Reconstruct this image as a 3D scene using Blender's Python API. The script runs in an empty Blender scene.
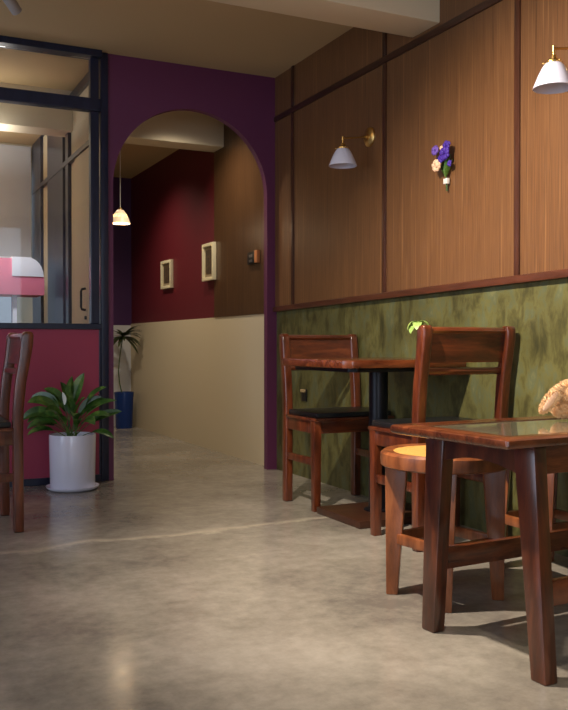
import bpy, bmesh, math, random
from mathutils import Vector, Matrix, Euler
random.seed(7)
SC = bpy.context.scene
COL = SC.collection
R = math.radians
PI = math.pi

# ------------------------------------------------------------ camera, world, lights, exposure
cd = bpy.data.cameras.new('camera')
cam = bpy.data.objects.new('camera', cd); COL.objects.link(cam)
cam.location = (0, 0, 0.83)
cam.rotation_euler = (R(90 - 0.72), 0, R(-25.70))
cd.sensor_fit = 'VERTICAL'; cd.sensor_height = 36; cd.lens = 875 / 710 * 36
cd.clip_start = 0.05; cd.clip_end = 200
SC.camera = cam

w = bpy.data.worlds.new('sky'); SC.world = w; w.use_nodes = True
w.node_tree.nodes['Background'].inputs['Color'].default_value = (0.75, 0.87, 1.0, 1)
w.node_tree.nodes['Background'].inputs['Strength'].default_value = 1.1

SC.view_settings.view_transform = 'Standard'
SC.view_settings.look = 'None'
SC.view_settings.gamma = 1
SC.view_settings.exposure = 0.12

def light(kind, name, loc, energy, color, target=None, **kw):
    d = bpy.data.lights.new(name, kind)
    d.energy = energy; d.color = color
    for k, v in kw.items(): setattr(d, k, v)
    o = bpy.data.objects.new(name, d); COL.objects.link(o); o.location = loc
    if target is not None:
        o.rotation_euler = (Vector(target) - Vector(loc)).to_track_quat('-Z', 'Y').to_euler()
    return o

WARM = (1.0, 0.76, 0.50)
MID = (1.0, 0.87, 0.70)
COOL = (0.62, 0.74, 1.0)
# daylight entering by the street windows left of and behind the camera
light('AREA', 'daylight_left', (-2.45, 2.6, 1.45), 30, COOL, (1.0, 2.8, 1.2), shape='RECTANGLE', size=2.6, size_y=1.7)
light('AREA', 'daylight_rear', (-1.3, -1.92, 1.5), 32, (0.74, 0.83, 1.0), (0.3, 2.0, 0.9), shape='RECTANGLE', size=1.6, size_y=1.8)
# track spotlights (fixtures are built further down)
light('SPOT', 'track_light_key', (0.66, 2.45, 2.38), 400, (1.0, 0.88, 0.73), (2.3, 2.5, 0.45), spot_size=R(106), spot_blend=0.95, shadow_soft_size=0.025)
light('SPOT', 'track_light_wall', (0.675, 4.28, 2.385), 14, WARM, (2.3, 4.3, 0.4), spot_size=R(95), spot_blend=0.8, shadow_soft_size=0.03)
light('SPOT', 'track_light_near', (0.66, 1.0, 2.38), 70, MID, (1.75, 1.7, 0.2), spot_size=R(52), spot_blend=0.8, shadow_soft_size=0.03)
# hallway downlights and the neighbouring room
light('SPOT', 'hall_light_front', (1.95, 5.75, 2.50), 50, MID, (2.35, 6.0, 0), spot_size=R(125), spot_blend=0.9, shadow_soft_size=0.05)
light('SPOT', 'hall_light_back', (1.7, 7.3, 2.46), 50, MID, (2.2, 7.3, 0), spot_size=R(125), spot_blend=1.0, shadow_soft_size=0.05)
light('AREA', 'side_room_light', (0.1, 6.6, 2.2), 30, (1.0, 0.93, 0.82), (0.1, 6.6, 3), shape='RECTANGLE', size=1.6, size_y=1.2)
light('SPOT', 'reflection_fill_spot', (0.3, 5.6, 2.2), 60, (0.95, 0.95, 1.0), (0.75, 6.6, 1.3), spot_size=R(60), spot_blend=0.6, shadow_soft_size=0.05)  # added beam to brighten the pink and white shape; no fixture here

# ------------------------------------------------------------ materials
def newmat(name):
    m = bpy.data.materials.new(name); m.use_nodes = True
    nt = m.node_tree; b = nt.nodes['Principled BSDF']
    return m, nt, b
def srgb(r, g, b):
    f = lambda c: (c/255/12.92) if c/255 <= 0.04045 else ((c/255+0.055)/1.055)**2.4
    return (f(r), f(g), f(b), 1)
def plain(name, c, rough=0.5, metal=0, bump=0, bscale=80, emit=None, estr=0, trans=0, coat=0):
    m, nt, b = newmat(name)
    b.inputs['Base Color'].default_value = c; b.inputs['Roughness'].default_value = rough; b.inputs['Metallic'].default_value = metal
    b.inputs['Transmission Weight'].default_value = trans
    b.inputs['Coat Weight'].default_value = coat
    N = nt.nodes; L = nt.links
    tc = N.new('ShaderNodeTexCoord'); n = N.new('ShaderNodeTexNoise'); n.inputs['Scale'].default_value = bscale
    L.new(tc.outputs['Object'], n.inputs['Vector'])
    if bump:
        bp = N.new('ShaderNodeBump'); bp.inputs['Strength'].default_value = bump; bp.inputs['Distance'].default_value = 0.002
        L.new(n.outputs['Fac'], bp.inputs['Height']); L.new(bp.outputs['Normal'], b.inputs['Normal'])
    else:
        mr = N.new('ShaderNodeMapRange'); mr.inputs['To Min'].default_value = max(0, rough-0.05); mr.inputs['To Max'].default_value = min(1, rough+0.05)
        L.new(n.outputs['Fac'], mr.inputs['Value']); L.new(mr.outputs['Result'], b.inputs['Roughness'])
    if emit:
        b.inputs['Emission Color'].default_value = emit; b.inputs['Emission Strength'].default_value = estr
    return m
def streaky(name, stops, vscale, rough=0.35, bump=0.15, detail=6, coat=0, distort=0.4, mottling=None):
    """procedural noise stretched along an axis through a colour ramp; stops = [(pos, colour)]"""
    m, nt, b = newmat(name); N = nt.nodes; L = nt.links
    tc = N.new('ShaderNodeTexCoord'); mp = N.new('ShaderNodeMapping'); mp.inputs['Scale'].default_value = vscale
    n = N.new('ShaderNodeTexNoise'); n.inputs['Scale'].default_value = 1; n.inputs['Detail'].default_value = detail; n.inputs['Distortion'].default_value = distort
    n.inputs['Roughness'].default_value = 0.65
    cr = N.new('ShaderNodeValToRGB'); e = cr.color_ramp.elements
    e[0].position, e[0].color = stops[0]; e[1].position, e[1].color = stops[-1]
    for p, c in stops[1:-1]:
        x = e.new(p); x.color = c
    L.new(tc.outputs['Object'], mp.inputs['Vector']); L.new(mp.outputs['Vector'], n.inputs['Vector']); L.new(n.outputs['Fac'], cr.inputs['Fac'])
    out = cr.outputs['Color']
    if mottling:
        n2 = N.new('ShaderNodeTexNoise'); n2.inputs['Scale'].default_value = mottling[0]; n2.inputs['Detail'].default_value = 4
        L.new(tc.outputs['Object'], n2.inputs['Vector'])
        mr = N.new('ShaderNodeMapRange'); mr.inputs['From Min'].default_value = 0.3; mr.inputs['From Max'].default_value = 0.7
        mr.inputs['To Min'].default_value = 1 - mottling[1]; mr.inputs['To Max'].default_value = 1 + mottling[1]
        L.new(n2.outputs['Fac'], mr.inputs['Value'])
        mx = N.new('ShaderNodeVectorMath'); mx.operation = 'SCALE'
        L.new(out, mx.inputs[0]); L.new(mr.outputs['Result'], mx.inputs['Scale']); out = mx.outputs['Vector']
    L.new(out, b.inputs['Base Color'])
    bp = N.new('ShaderNodeBump'); bp.inputs['Strength'].default_value = bump; bp.inputs['Distance'].default_value = 0.001
    L.new(n.outputs['Fac'], bp.inputs['Height']); L.new(bp.outputs['Normal'], b.inputs['Normal'])
    b.inputs['Roughness'].default_value = rough; b.inputs['Coat Weight'].default_value = coat; b.inputs['Coat Roughness'].default_value = 0.15
    return m

M = {}
M['panel'] = streaky('wood_wall_panel', [(0.3, srgb(78, 49, 28)), (0.45, srgb(122, 82, 49)), (0.53, srgb(100, 66, 39)), (0.7, srgb(146, 102, 63))], (60, 120, 1.2), 0.42, 0.25, 3, mottling=(1.1, 0.12))
M['hallpanel'] = streaky('dark_hall_panel', [(0.3, srgb(48, 30, 18)), (0.46, srgb(92, 64, 40)), (0.54, srgb(70, 46, 28)), (0.7, srgb(112, 80, 50))], (40, 75, 1.0), 0.3, 0.25, 3)
M['trimwood'] = streaky('dark_trim_wood', [(0.3, srgb(44, 24, 16)), (0.8, srgb(74, 42, 28))], (40, 4, 40), 0.35)
M['railwood'] = streaky('red_brown_rail_wood', [(0.3, srgb(66, 34, 22)), (0.8, srgb(106, 58, 38))], (40, 4, 40), 0.35)
M['stilewood'] = streaky('stile_wood', [(0.3, srgb(58, 32, 22)), (0.8, srgb(88, 52, 38))], (40, 40, 3), 0.28)
M['green'] = streaky('mottled_green_paint', [(0.25, srgb(42, 42, 22)), (0.42, srgb(76, 72, 36)), (0.52, srgb(96, 92, 50)), (0.6, srgb(86, 90, 62)), (0.78, srgb(124, 118, 72))], (12, 15, 7), 0.5, 0.25, 9, distort=0.35, mottling=(5, 0.20))
M['wood'] = streaky('varnished_chair_wood', [(0.28, srgb(48, 20, 9)), (0.5, srgb(90, 40, 19)), (0.75, srgb(128, 64, 33))], (26, 26, 4), 0.28, 0.08, 5, coat=0.5)
M['woodh'] = streaky('varnished_chair_wood_across', [(0.28, srgb(48, 20, 9)), (0.5, srgb(90, 40, 19)), (0.75, srgb(128, 64, 33))], (4, 26, 30), 0.28, 0.08, 5, coat=0.5)
M['stoolwood'] = streaky('orange_stool_wood', [(0.28, srgb(84, 44, 22)), (0.5, srgb(130, 72, 38)), (0.75, srgb(160, 96, 54))], (26, 26, 5), 0.35, 0.08, 5, coat=0.3)
M['darkwood'] = streaky('dark_table_wood', [(0.28, srgb(34, 14, 7)), (0.5, srgb(72, 32, 15)), (0.75, srgb(110, 54, 27))], (30, 24, 4), 0.28, 0.08, 5, coat=0.5)
M['darkwoodh'] = streaky('dark_table_wood_across', [(0.28, srgb(48, 20, 10)), (0.5, srgb(92, 44, 22)), (0.75, srgb(130, 68, 36))], (5, 28, 30), 0.25, 0.08, 5, coat=0.6)
M['basewood'] = streaky('table_base_wood', [(0.3, srgb(50, 28, 18)), (0.8, srgb(76, 44, 28))], (5, 28, 30), 0.35)
M['leather'] = plain('black_leather', srgb(26, 26, 28), 0.32, bump=0.2, bscale=300)
M['blackmetal'] = plain('black_metal', srgb(24, 24, 30), 0.32, 0.4)
M['brass'] = plain('brass', srgb(214, 176, 108), 0.33, 1)
M['shade'] = plain('white_enamel', srgb(208, 208, 226), 0.25)
M['frame'] = streaky('navy_frame_paint', [(0.3, srgb(22, 26, 44)), (0.75, srgb(36, 42, 66)), (0.9, srgb(60, 66, 86))], (30, 30, 5), 0.3, 0.1)
M['crimson'] = plain('crimson_panel', srgb(158, 54, 80), 0.55, bump=0.2, bscale=40)
M['plum'] = plain('plum_wall', srgb(98, 42, 76), 0.5, bump=0.15, bscale=60)
M['purple'] = plain('purple_wall', srgb(74, 36, 84), 0.5, bump=0.15, bscale=60)
M['red'] = plain('dark_red_wall', srgb(98, 24, 32), 0.5, bump=0.12, bscale=60)
M['cream'] = plain('cream_wall', srgb(212, 196, 164), 0.5, bump=0.1, bscale=50)
M['whitewall'] = plain('white_wall', srgb(214, 214, 214), 0.5, bump=0.1, bscale=50)
M['ceiling'] = plain('beige_ceiling', srgb(196, 168, 124), 0.85, bump=0.2, bscale=30)
M['beam'] = plain('cream_beam', srgb(226, 212, 182), 0.8, bump=0.15, bscale=30)
M['plaster'] = plain('plaster', srgb(190, 176, 150), 0.8, bump=0.1, bscale=30)
M['pot'] = plain('white_glazed_pot', srgb(226, 226, 242), 0.15)
M['bluepot'] = plain('blue_glazed_pot', srgb(14, 52, 120), 0.12)
M['soil'] = plain('soil', srgb(40, 28, 20), 0.95, bump=1, bscale=120)
M['leaf'] = streaky('dark_green_leaf', [(0.3, srgb(30, 60, 22)), (0.5, srgb(60, 98, 36)), (0.72, srgb(120, 146, 66))], (14, 14, 14), 0.35, 0.1, 3)
M['leaf2'] = streaky('olive_leaf', [(0.3, srgb(34, 46, 24)), (0.85, srgb(92, 98, 54))], (14, 14, 14), 0.4, 0.1, 3)
M['paleleaf'] = streaky('pale_green_leaf', [(0.3, srgb(150, 186, 88)), (0.85, srgb(190, 214, 130))], (40, 40, 40), 0.45, 0.1, 3)
M['bloom'] = plain('white_bloom', srgb(226, 226, 214), 0.5)
M['fur'] = streaky('tan_fur', [(0.3, srgb(206, 160, 112)), (0.8, srgb(240, 208, 164))], (60, 60, 60), 0.9, 0.3, 4)
M['earskin'] = plain('pink_beige_ear', srgb(222, 180, 150), 0.85, bump=0.3, bscale=200)
M['frameivory'] = plain('ivory_picture_frame', srgb(226, 214, 176), 0.4)
M['mat'] = plain('beige_mount', srgb(150, 132, 104), 0.7)
M['art'] = streaky('dark_print', [(0.3, srgb(36, 26, 22)), (0.6, srgb(86, 66, 46)), (0.85, srgb(140, 116, 78))], (20, 30, 30), 0.5)
M['steel'] = plain('brushed_steel', srgb(150, 145, 140), 0.35, 0.9)
M['trackwhite'] = plain('grey_track_paint', srgb(150, 142, 138), 0.45)
M['lampglow'] = plain('spot_lamp_face', srgb(255, 240, 210), 0.5, emit=(1, .85, .6, 1), estr=1.6)
M['opal'] = plain('glowing_opal_glass', srgb(255, 232, 196), 0.4, emit=(1.0, 0.72, 0.42, 1), estr=0.42)
M['blind'] = plain('grey_roller_blind', srgb(186, 188, 190), 0.8, bump=0.1, bscale=200)
M['doorcream'] = plain('cream_door', srgb(196, 184, 156), 0.6)
M['pink'] = plain('pink_reflection', srgb(236, 128, 150), 0.7, bump=0.1)  # colour of the reflection shape added behind the window
M['white'] = plain('white_matte', srgb(240, 240, 244), 0.6, bump=0.1)
M['violet'] = plain('violet_petal', srgb(70, 40, 150), 0.6)
M['lilac'] = plain('lilac_petal', srgb(110, 80, 170), 0.6)
M['peach'] = plain('peach_petal', srgb(236, 196, 160), 0.6)
M['stemgreen'] = plain('green_stem', srgb(60, 82, 40), 0.6)
M['paper'] = plain('white_ribbon', srgb(228, 222, 212), 0.6)
M['socket'] = plain('tan_socket_plate', srgb(176, 150, 108), 0.5)
M['darkplastic'] = plain('black_plastic', srgb(24, 22, 22), 0.4)
M['lightwood'] = plain('orange_wood_block', srgb(190, 120, 70), 0.5)
M['clearglass'] = plain('bottle_glass', srgb(200, 215, 205), 0.05, trans=0.9)
M['asphalt'] = plain('street_asphalt', srgb(120, 118, 118), 0.9, bump=0.5)

def cane_mat():
    m, nt, b = newmat('woven_cane'); N = nt.nodes; L = nt.links
    tc = N.new('ShaderNodeTexCoord'); ck = N.new('ShaderNodeTexChecker'); ck.inputs['Scale'].default_value = 160
    ck.inputs['Color1'].default_value = srgb(228, 176, 92); ck.inputs['Color2'].default_value = srgb(176, 122, 56)
    L.new(tc.outputs['Object'], ck.inputs['Vector']); L.new(ck.outputs['Color'], b.inputs['Base Color'])
    bp = N.new('ShaderNodeBump'); bp.inputs['Strength'].default_value = 0.4; bp.inputs['Distance'].default_value = 0.002
    L.new(ck.outputs['Fac'], bp.inputs['Height']); L.new(bp.outputs['Normal'], b.inputs['Normal'])
    b.inputs['Roughness'].default_value = 0.55
    return m
M['cane'] = cane_mat()

def glass_pane(name, tint=(0.95, 0.97, 1.0, 1), lo=0.03, hi=0.5, rough=0.02):
    m = bpy.data.materials.new(name); m.use_nodes = True; nt = m.node_tree; N = nt.nodes; L = nt.links
    N.clear(); o = N.new('ShaderNodeOutputMaterial'); t = N.new('ShaderNodeBsdfTransparent'); g = N.new('ShaderNodeBsdfGlossy')
    t.inputs['Color'].default_value = tint; g.inputs['Roughness'].default_value = rough
    fr = N.new('ShaderNodeFresnel'); fr.inputs['IOR'].default_value = 1.5
    mr = N.new('ShaderNodeMapRange'); mr.inputs['To Min'].default_value = lo; mr.inputs['To Max'].default_value = hi
    mx = N.new('ShaderNodeMixShader')
    L.new(fr.outputs['Fac'], mr.inputs['Value']); L.new(mr.outputs['Result'], mx.inputs['Fac'])
    L.new(t.outputs[0], mx.inputs[1]); L.new(g.outputs[0], mx.inputs[2]); L.new(mx.outputs[0], o.inputs['Surface'])
    return m
M['glass'] = glass_pane('window_glass', lo=0.02, hi=0.9)

def tableglass():
    m, nt, b = newmat('table_glass_reflection_tone'); N = nt.nodes; L = nt.links
    tc = N.new('ShaderNodeTexCoord'); n = N.new('ShaderNodeTexNoise'); n.inputs['Scale'].default_value = 9
    L.new(tc.outputs['Object'], n.inputs['Vector'])
    cr = N.new('ShaderNodeValToRGB'); cr.color_ramp.elements[0].color = srgb(124, 120, 98); cr.color_ramp.elements[1].color = srgb(152, 146, 122)  # base tones lightened to carry the reflections on the glass
    L.new(n.outputs['Fac'], cr.inputs['Fac']); L.new(cr.outputs['Color'], b.inputs['Base Color'])
    b.inputs['Roughness'].default_value = 0.06; b.inputs['Coat Weight'].default_value = 1.0; b.inputs['Coat Roughness'].default_value = 0.04
    b.inputs['Specular IOR Level'].default_value = 0.7
    return m
M['tglass'] = tableglass()

def floor_mat():
    m, nt, b = newmat('polished_concrete'); N = nt.nodes; L = nt.links
    tc = N.new('ShaderNodeTexCoord')
    n1 = N.new('ShaderNodeTexNoise'); n1.inputs['Scale'].default_value = 1.5; n1.inputs['Detail'].default_value = 5; n1.inputs['Roughness'].default_value = 0.55; n1.inputs['Distortion'].default_value = 0.2
    n2 = N.new('ShaderNodeTexNoise'); n2.inputs['Scale'].default_value = 16; n2.inputs['Detail'].default_value = 9; n2.inputs['Roughness'].default_value = 0.72
    for n in (n1, n2): L.new(tc.outputs['Object'], n.inputs['Vector'])
    cr = N.new('ShaderNodeValToRGB'); e = cr.color_ramp.elements
    e[0].position = 0.36; e[0].color = srgb(112, 105, 97); e[1].position = 0.66; e[1].color = srgb(172, 163, 151)
    x = e.new(0.5); x.color = srgb(144, 136, 124)
    mx = N.new('ShaderNodeMix'); mx.data_type = 'FLOAT'; mx.inputs[0].default_value = 0.35
    L.new(n1.outputs['Fac'], mx.inputs[2]); L.new(n2.outputs['Fac'], mx.inputs[3]); L.new(mx.outputs[0], cr.inputs['Fac'])
    # pale worn seam crossing the floor: distance from a wandering line
    sp = N.new('ShaderNodeSeparateXYZ'); L.new(tc.outputs['Object'], sp.inputs[0])
    n3 = N.new('ShaderNodeTexNoise'); n3.inputs['Scale'].default_value = 4.0; n3.inputs['Detail'].default_value = 10
    L.new(tc.outputs['Object'], n3.inputs['Vector'])
    a = N.new('ShaderNodeMath'); a.operation = 'MULTIPLY_ADD'; a.inputs[1].default_value = SEAM[0]; a.inputs[2].default_value = SEAM[1]
    L.new(sp.outputs['X'], a.inputs[0])
    s = N.new('ShaderNodeMath'); s.operation = 'SUBTRACT'; L.new(sp.outputs['Y'], s.inputs[0]); L.new(a.outputs[0], s.inputs[1])
    w2 = N.new('ShaderNodeMath'); w2.operation = 'MULTIPLY_ADD'; w2.inputs[1].default_value = 0.22; w2.inputs[2].default_value = -0.11
    L.new(n3.outputs['Fac'], w2.inputs[0])
    ad = N.new('ShaderNodeMath'); ad.operation = 'ADD'; L.new(s.outputs[0], ad.inputs[0]); L.new(w2.outputs[0], ad.inputs[1])
    ab = N.new('ShaderNodeMath'); ab.operation = 'ABSOLUTE'; L.new(ad.outputs[0], ab.inputs[0])
    mr = N.new('ShaderNodeMapRange'); mr.inputs['From Min'].default_value = 0.0; mr.inputs['From Max'].default_value = 0.045
    mr.inputs['To Min'].default_value = 1.1; mr.inputs['To Max'].default_value = 0.0
    L.new(ab.outputs[0], mr.inputs['Value'])
    k = N.new('ShaderNodeMath'); k.operation = 'MULTIPLY'; L.new(mr.outputs['Result'], k.inputs[0]); L.new(n2.outputs['Fac'], k.inputs[1])
    mc = N.new('ShaderNodeMix'); mc.data_type = 'RGBA'; L.new(k.outputs[0], mc.inputs[0]); L.new(cr.outputs['Color'], mc.inputs[6]); mc.inputs[7].default_value = srgb(206, 194, 172)
    L.new(mc.outputs[2], b.inputs['Base Color'])
    rr = N.new('ShaderNodeMapRange'); rr.inputs['To Min'].default_value = 0.08; rr.inputs['To Max'].default_value = 0.30
    L.new(n2.outputs['Fac'], rr.inputs['Value']); L.new(rr.outputs['Result'], b.inputs['Roughness'])
    bp = N.new('ShaderNodeBump'); bp.inputs['Strength'].default_value = 0.06; bp.inputs['Distance'].default_value = 0.003
    L.new(n1.outputs['Fac'], bp.inputs['Height']); L.new(bp.outputs['Normal'], b.inputs['Normal'])
    return m
SEAM = (0.034, 3.606)
M['floor'] = floor_mat()

# ------------------------------------------------------------ mesh helpers
class MB:
    def __init__(s): s.bm = bmesh.new()
    def box(s, lo, hi, bev=0):
        x0, y0, z0 = lo; x1, y1, z1 = hi
        return s.hexa([(x0,y0,z0),(x1,y0,z0),(x1,y1,z0),(x0,y1,z0)], [(x0,y0,z1),(x1,y0,z1),(x1,y1,z1),(x0,y1,z1)], bev)
    def hexa(s, lower, upper, bev=0, seg=2):
        t = bmesh.new()
        a = [t.verts.new(p) for p in lower]; c = [t.verts.new(p) for p in upper]; n = len(a)
        t.faces.new(a[::-1]); t.faces.new(c)
        for i in range(n): t.faces.new((a[i], a[(i+1)%n], c[(i+1)%n], c[i]))
        bmesh.ops.recalc_face_normals(t, faces=t.faces)
        if bev: bmesh.ops.bevel(t, geom=list(t.edges), offset=bev, segments=seg, profile=0.6, affect='EDGES', clamp_overlap=True)
        s.merge(t); return s
    def merge(s, t):
        me = bpy.data.meshes.new('tmp'); t.to_mesh(me); t.free(); s.bm.from_mesh(me); bpy.data.meshes.remove(me)
    def prism(s, pts, axis, a, b, bev=0):
        def v(p, h):
            return {'x': (h, p[0], p[1]), 'y': (p[0], h, p[1]), 'z': (p[0], p[1], h)}[axis]
        return s.hexa([v(p, a) for p in pts], [v(p, b) for p in pts], bev)
    def tube(s, pts, rad, n=12, caps=True):
        pts = [Vector(p) for p in pts]
        if not isinstance(rad, (list, tuple)): rad = [rad]*len(pts)
        rings = []; ref = None
        for i, p in enumerate(pts):
            d = (pts[min(i+1, len(pts)-1)] - pts[max(i-1, 0)]).normalized()
            if ref is None: ref = d.orthogonal().normalized()
            ref = (ref - d*ref.dot(d)).normalized(); bi = d.cross(ref)
            rings.append([s.bm.verts.new(p + (ref*math.cos(2*PI*k/n) + bi*math.sin(2*PI*k/n))*rad[i]) for k in range(n)])
        for a, b in zip(rings, rings[1:]):
            for k in range(n): s.bm.faces.new((a[k], a[(k+1)%n], b[(k+1)%n], b[k]))
        if caps: s.bm.faces.new(rings[0][::-1]); s.bm.faces.new(rings[-1])
        return s
    def lathe(s, prof, c=(0,0,0), n=32, closed=False):
        c = Vector(c); rings = []
        for r, z in prof:
            if r < 1e-6: rings.append([s.bm.verts.new(c + Vector((0,0,z)))])
            else: rings.append([s.bm.verts.new(c + Vector((r*math.cos(2*PI*k/n), r*math.sin(2*PI*k/n), z))) for k in range(n)])
        pr = list(zip(rings, rings[1:]))
        if closed: pr.append((rings[-1], rings[0]))
        for a, b in pr:
            for k in range(n):
                j = (k+1) % n
                if len(a) == 1 and len(b) == 1: continue
                if len(a) == 1: s.bm.faces.new((a[0], b[j], b[k]))
                elif len(b) == 1: s.bm.faces.new((a[k], a[j], b[0]))
                else: s.bm.faces.new((a[k], a[j], b[j], b[k]))
        return s
    def ball(s, c, r, sub=2, sc=(1,1,1), rot=None):
        m = Matrix.Translation(c) @ (rot.to_matrix().to_4x4() if rot else Matrix()) @ Matrix.Diagonal((r*sc[0], r*sc[1], r*sc[2], 1))
        bmesh.ops.create_icosphere(s.bm, subdivisions=sub, radius=1, matrix=m); return s
    def xf(s, mat): bmesh.ops.transform(s.bm, matrix=mat, verts=s.bm.verts); return s
    def build(s, name, mat, parent=None, smooth=True, recalc=True):
        if recalc: bmesh.ops.recalc_face_normals(s.bm, faces=s.bm.faces)
        me = bpy.data.meshes.new(name); s.bm.to_mesh(me); s.bm.free()
        me.materials.append(mat)
        if smooth:
            for p in me.polygons: p.use_smooth = True
            try: me.set_sharp_from_angle(angle=R(38))
            except Exception: pass
        o = bpy.data.objects.new(name, me); COL.objects.link(o)
        if parent: o.parent = parent
        return o

def tag(o, label, cat, group=None):
    o['label'] = label; o['category'] = cat
    if group: o['group'] = group
    return o
def thing(name, label, cat, loc=(0,0,0), rz=0, group=None):
    o = bpy.data.objects.new(name, None); COL.objects.link(o); o.empty_display_size = 0.05
    o.location = loc; o.rotation_euler = (0, 0, rz)
    return tag(o, label, cat, group)
def struct(name, mb, mat, parent=None, smooth=False, label=None):
    o = mb.build(name, mat, parent, smooth=smooth)
    if not parent: o['kind'] = 'structure'
    if label: o['label'] = label
    return o
def copy_tree(o, parent=None):
    c = o.copy(); COL.objects.link(c); c.parent = parent
    for ch in list(o.children): copy_tree(ch, c)
    return c

# ------------------------------------------------------------ room shell
XW, YB, ZC = 2.471, 5.246, 2.585
ROOM = (-2.6, -2.05)
HY = 8.70       # far wall of the hallway
def rz_(y): return 1.043 + (YB - y) * 0.0165      # underside of the wainscot rail drops slightly to the corner

struct('floor', MB().box((-2.7, -2.15, -0.08), (2.62, HY + 0.1, 0)), M['floor'])
struct('ceiling', MB().box((-2.7, -2.15, ZC), (2.62, 6.25, ZC + 0.1)), M['ceiling'])
c2 = struct('ceiling', MB().box((-2.7, 6.252, 2.51), (2.62, HY + 0.1, 2.61)), M['ceiling'])

wr = struct('wall_right', MB().box((XW, ROOM[1], 0), (XW + 0.12, HY + 0.1, ZC)), M['green'])
struct('wood_panel', MB().hexa([(XW-0.012, ROOM[1], rz_(ROOM[1])), (XW, ROOM[1], rz_(ROOM[1])), (XW, YB, rz_(YB)), (XW-0.012, YB, rz_(YB))],
       [(XW-0.012, ROOM[1], ZC), (XW, ROOM[1], ZC), (XW, YB, ZC), (XW-0.012, YB, ZC)]), M['panel'], wr)
# hallway side of the same wall
struct('hall_wainscot', MB().box((XW-0.014, YB+0.06, 0), (XW, HY, 1.035)), M['cream'], wr)
struct('hall_wood_panel', MB().box((XW-0.02, YB+0.06, 1.035), (XW, 6.34, ZC)), M['hallpanel'], wr)
struct('hall_red_paint', MB().box((XW-0.006, 6.34, 1.035), (XW, HY, 2.51)), M['red'], wr)

# trims on the wood wall
def htrim(z0, h, d, mat, name):
    y0, y1 = ROOM[1], YB
    sl = name == 'trim_1'
    za = (rz_(y0) if sl else z0); zb = (rz_(y1) if sl else z0)
    mb = MB().hexa([(XW-d, y0, za), (XW-0.001, y0, za), (XW-0.001, y1, zb), (XW-d, y1, zb)], [(XW-d, y0, za+h), (XW-0.001, y0, za+h), (XW-0.001, y1, zb+h), (XW-d, y1, zb+h)], 0.003)
    struct(name, mb, mat, smooth=True)
htrim(0, 0.033, 0.03, M['railwood'], 'trim_1')
htrim(2.291, 0.035, 0.022, M['trimwood'], 'trim_2')
i = 3
for y in (4.995, 3.913, 2.885, 1.84, 0.8, -0.25, -1.3):
    struct('trim_%d' % i, MB().box((XW-0.021, y-0.035, rz_(y)+0.034), (XW-0.002, y-0.003, 2.290), 0.003), M['stilewood'], smooth=True); i += 1
    struct('trim_%d' % i, MB().box((XW-0.021, y-0.035, 2.327), (XW-0.002, y-0.003, ZC), 0.003), M['trimwood'], smooth=True); i += 1

# ceiling beams
struct('ceiling_beam', MB().box((-2.6, 3.417, 2.345), (XW-0.0005, 3.645, ZC+0.01), 0.006), M['beam'], smooth=True)
struct('ceiling_beam', MB().box((-2.6, 6.13, 2.308), (XW-0.0205, 6.34, ZC+0.01), 0.006), M['beam'], smooth=True)

# arch wall between the room and the hallway
xl, xr, xa0, xa1, zt = 1.342, XW, 1.374, 2.402, 2.312
rad = (xa1-xa0)/2; cxa = (xa0+xa1)/2; zs = zt-rad; TH = 0.05
mb = MB(); bm = mb.bm
NA = 40
arc = [(cxa - rad*math.cos(PI*k/NA), zs + rad*math.sin(PI*k/NA)) for k in range(NA+1)]
inner = [(xa0, 0)] + arc + [(xa1, 0)]
outer = [(xl, 0)] + [(xl, zs)]*1
outs = []
for k, (x, z) in enumerate(arc):      # radial match on the rectangular outline
    a = PI*k/NA; dx, dz = -math.cos(a), math.sin(a)
    tx = ((xl-cxa)/dx if dx < -1e-6 else ((xr-cxa)/dx if dx > 1e-6 else 1e9)); tz = (ZC-zs)/dz if dz > 1e-6 else 1e9
    t = min(tx, tz); outs.append((cxa+dx*t, zs+dz*t))
outer = [(xl, 0)] + outs + [(xr, 0)]
def clip_corners():
    return
vf = {}
for side, y in ((0, YB), (1, YB+TH)):
    vf[side] = ([bm.verts.new((x, y, z)) for x, z in inner], [bm.verts.new((x, y, z)) for x, z in outer])
n = len(inner)
for side in (0, 1):
    I, O = vf[side]
    cornersL = bm.verts.new((xl, (YB, YB+TH)[side], ZC)); cornersR = bm.verts.new((xr, (YB, YB+TH)[side], ZC))
    for k in range(n-1):
        a, b = O[k], O[k+1]
        f = [I[k], I[k+1], b, a]
        if abs(a.co.x-xl) < 1e-5 and abs(b.co.z-ZC) < 1e-5 and b.co.x > xl+1e-5: f = [I[k], I[k+1], b, cornersL, a]
        if abs(a.co.z-ZC) < 1e-5 and abs(b.co.x-xr) < 1e-5 and a.co.x < xr-1e-5: f = [I[k], I[k+1], b, cornersR, a]
        bm.faces.new(f)
I0, O0 = vf[0]; I1, O1 = vf[1]
for k in range(n-1): bm.faces.new((I0[k], I1[k], I1[k+1], I0[k+1]))
bm.faces.new((O0[0], O0[1], O1[1], O1[0])); 
struct('wall_arch', mb, M['plum'])

# far end and left side of the hallway
struct('wall_far', MB().box((1.30, HY, 1.02), (XW, HY+0.1, 2.51)), M['purple'])
struct('baseboard_far', MB().box((1.30, HY-0.006, 0), (XW-0.015, HY+0.1, 1.02)), M['whitewall'], label='white lower half of the hallway end wall')
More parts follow.
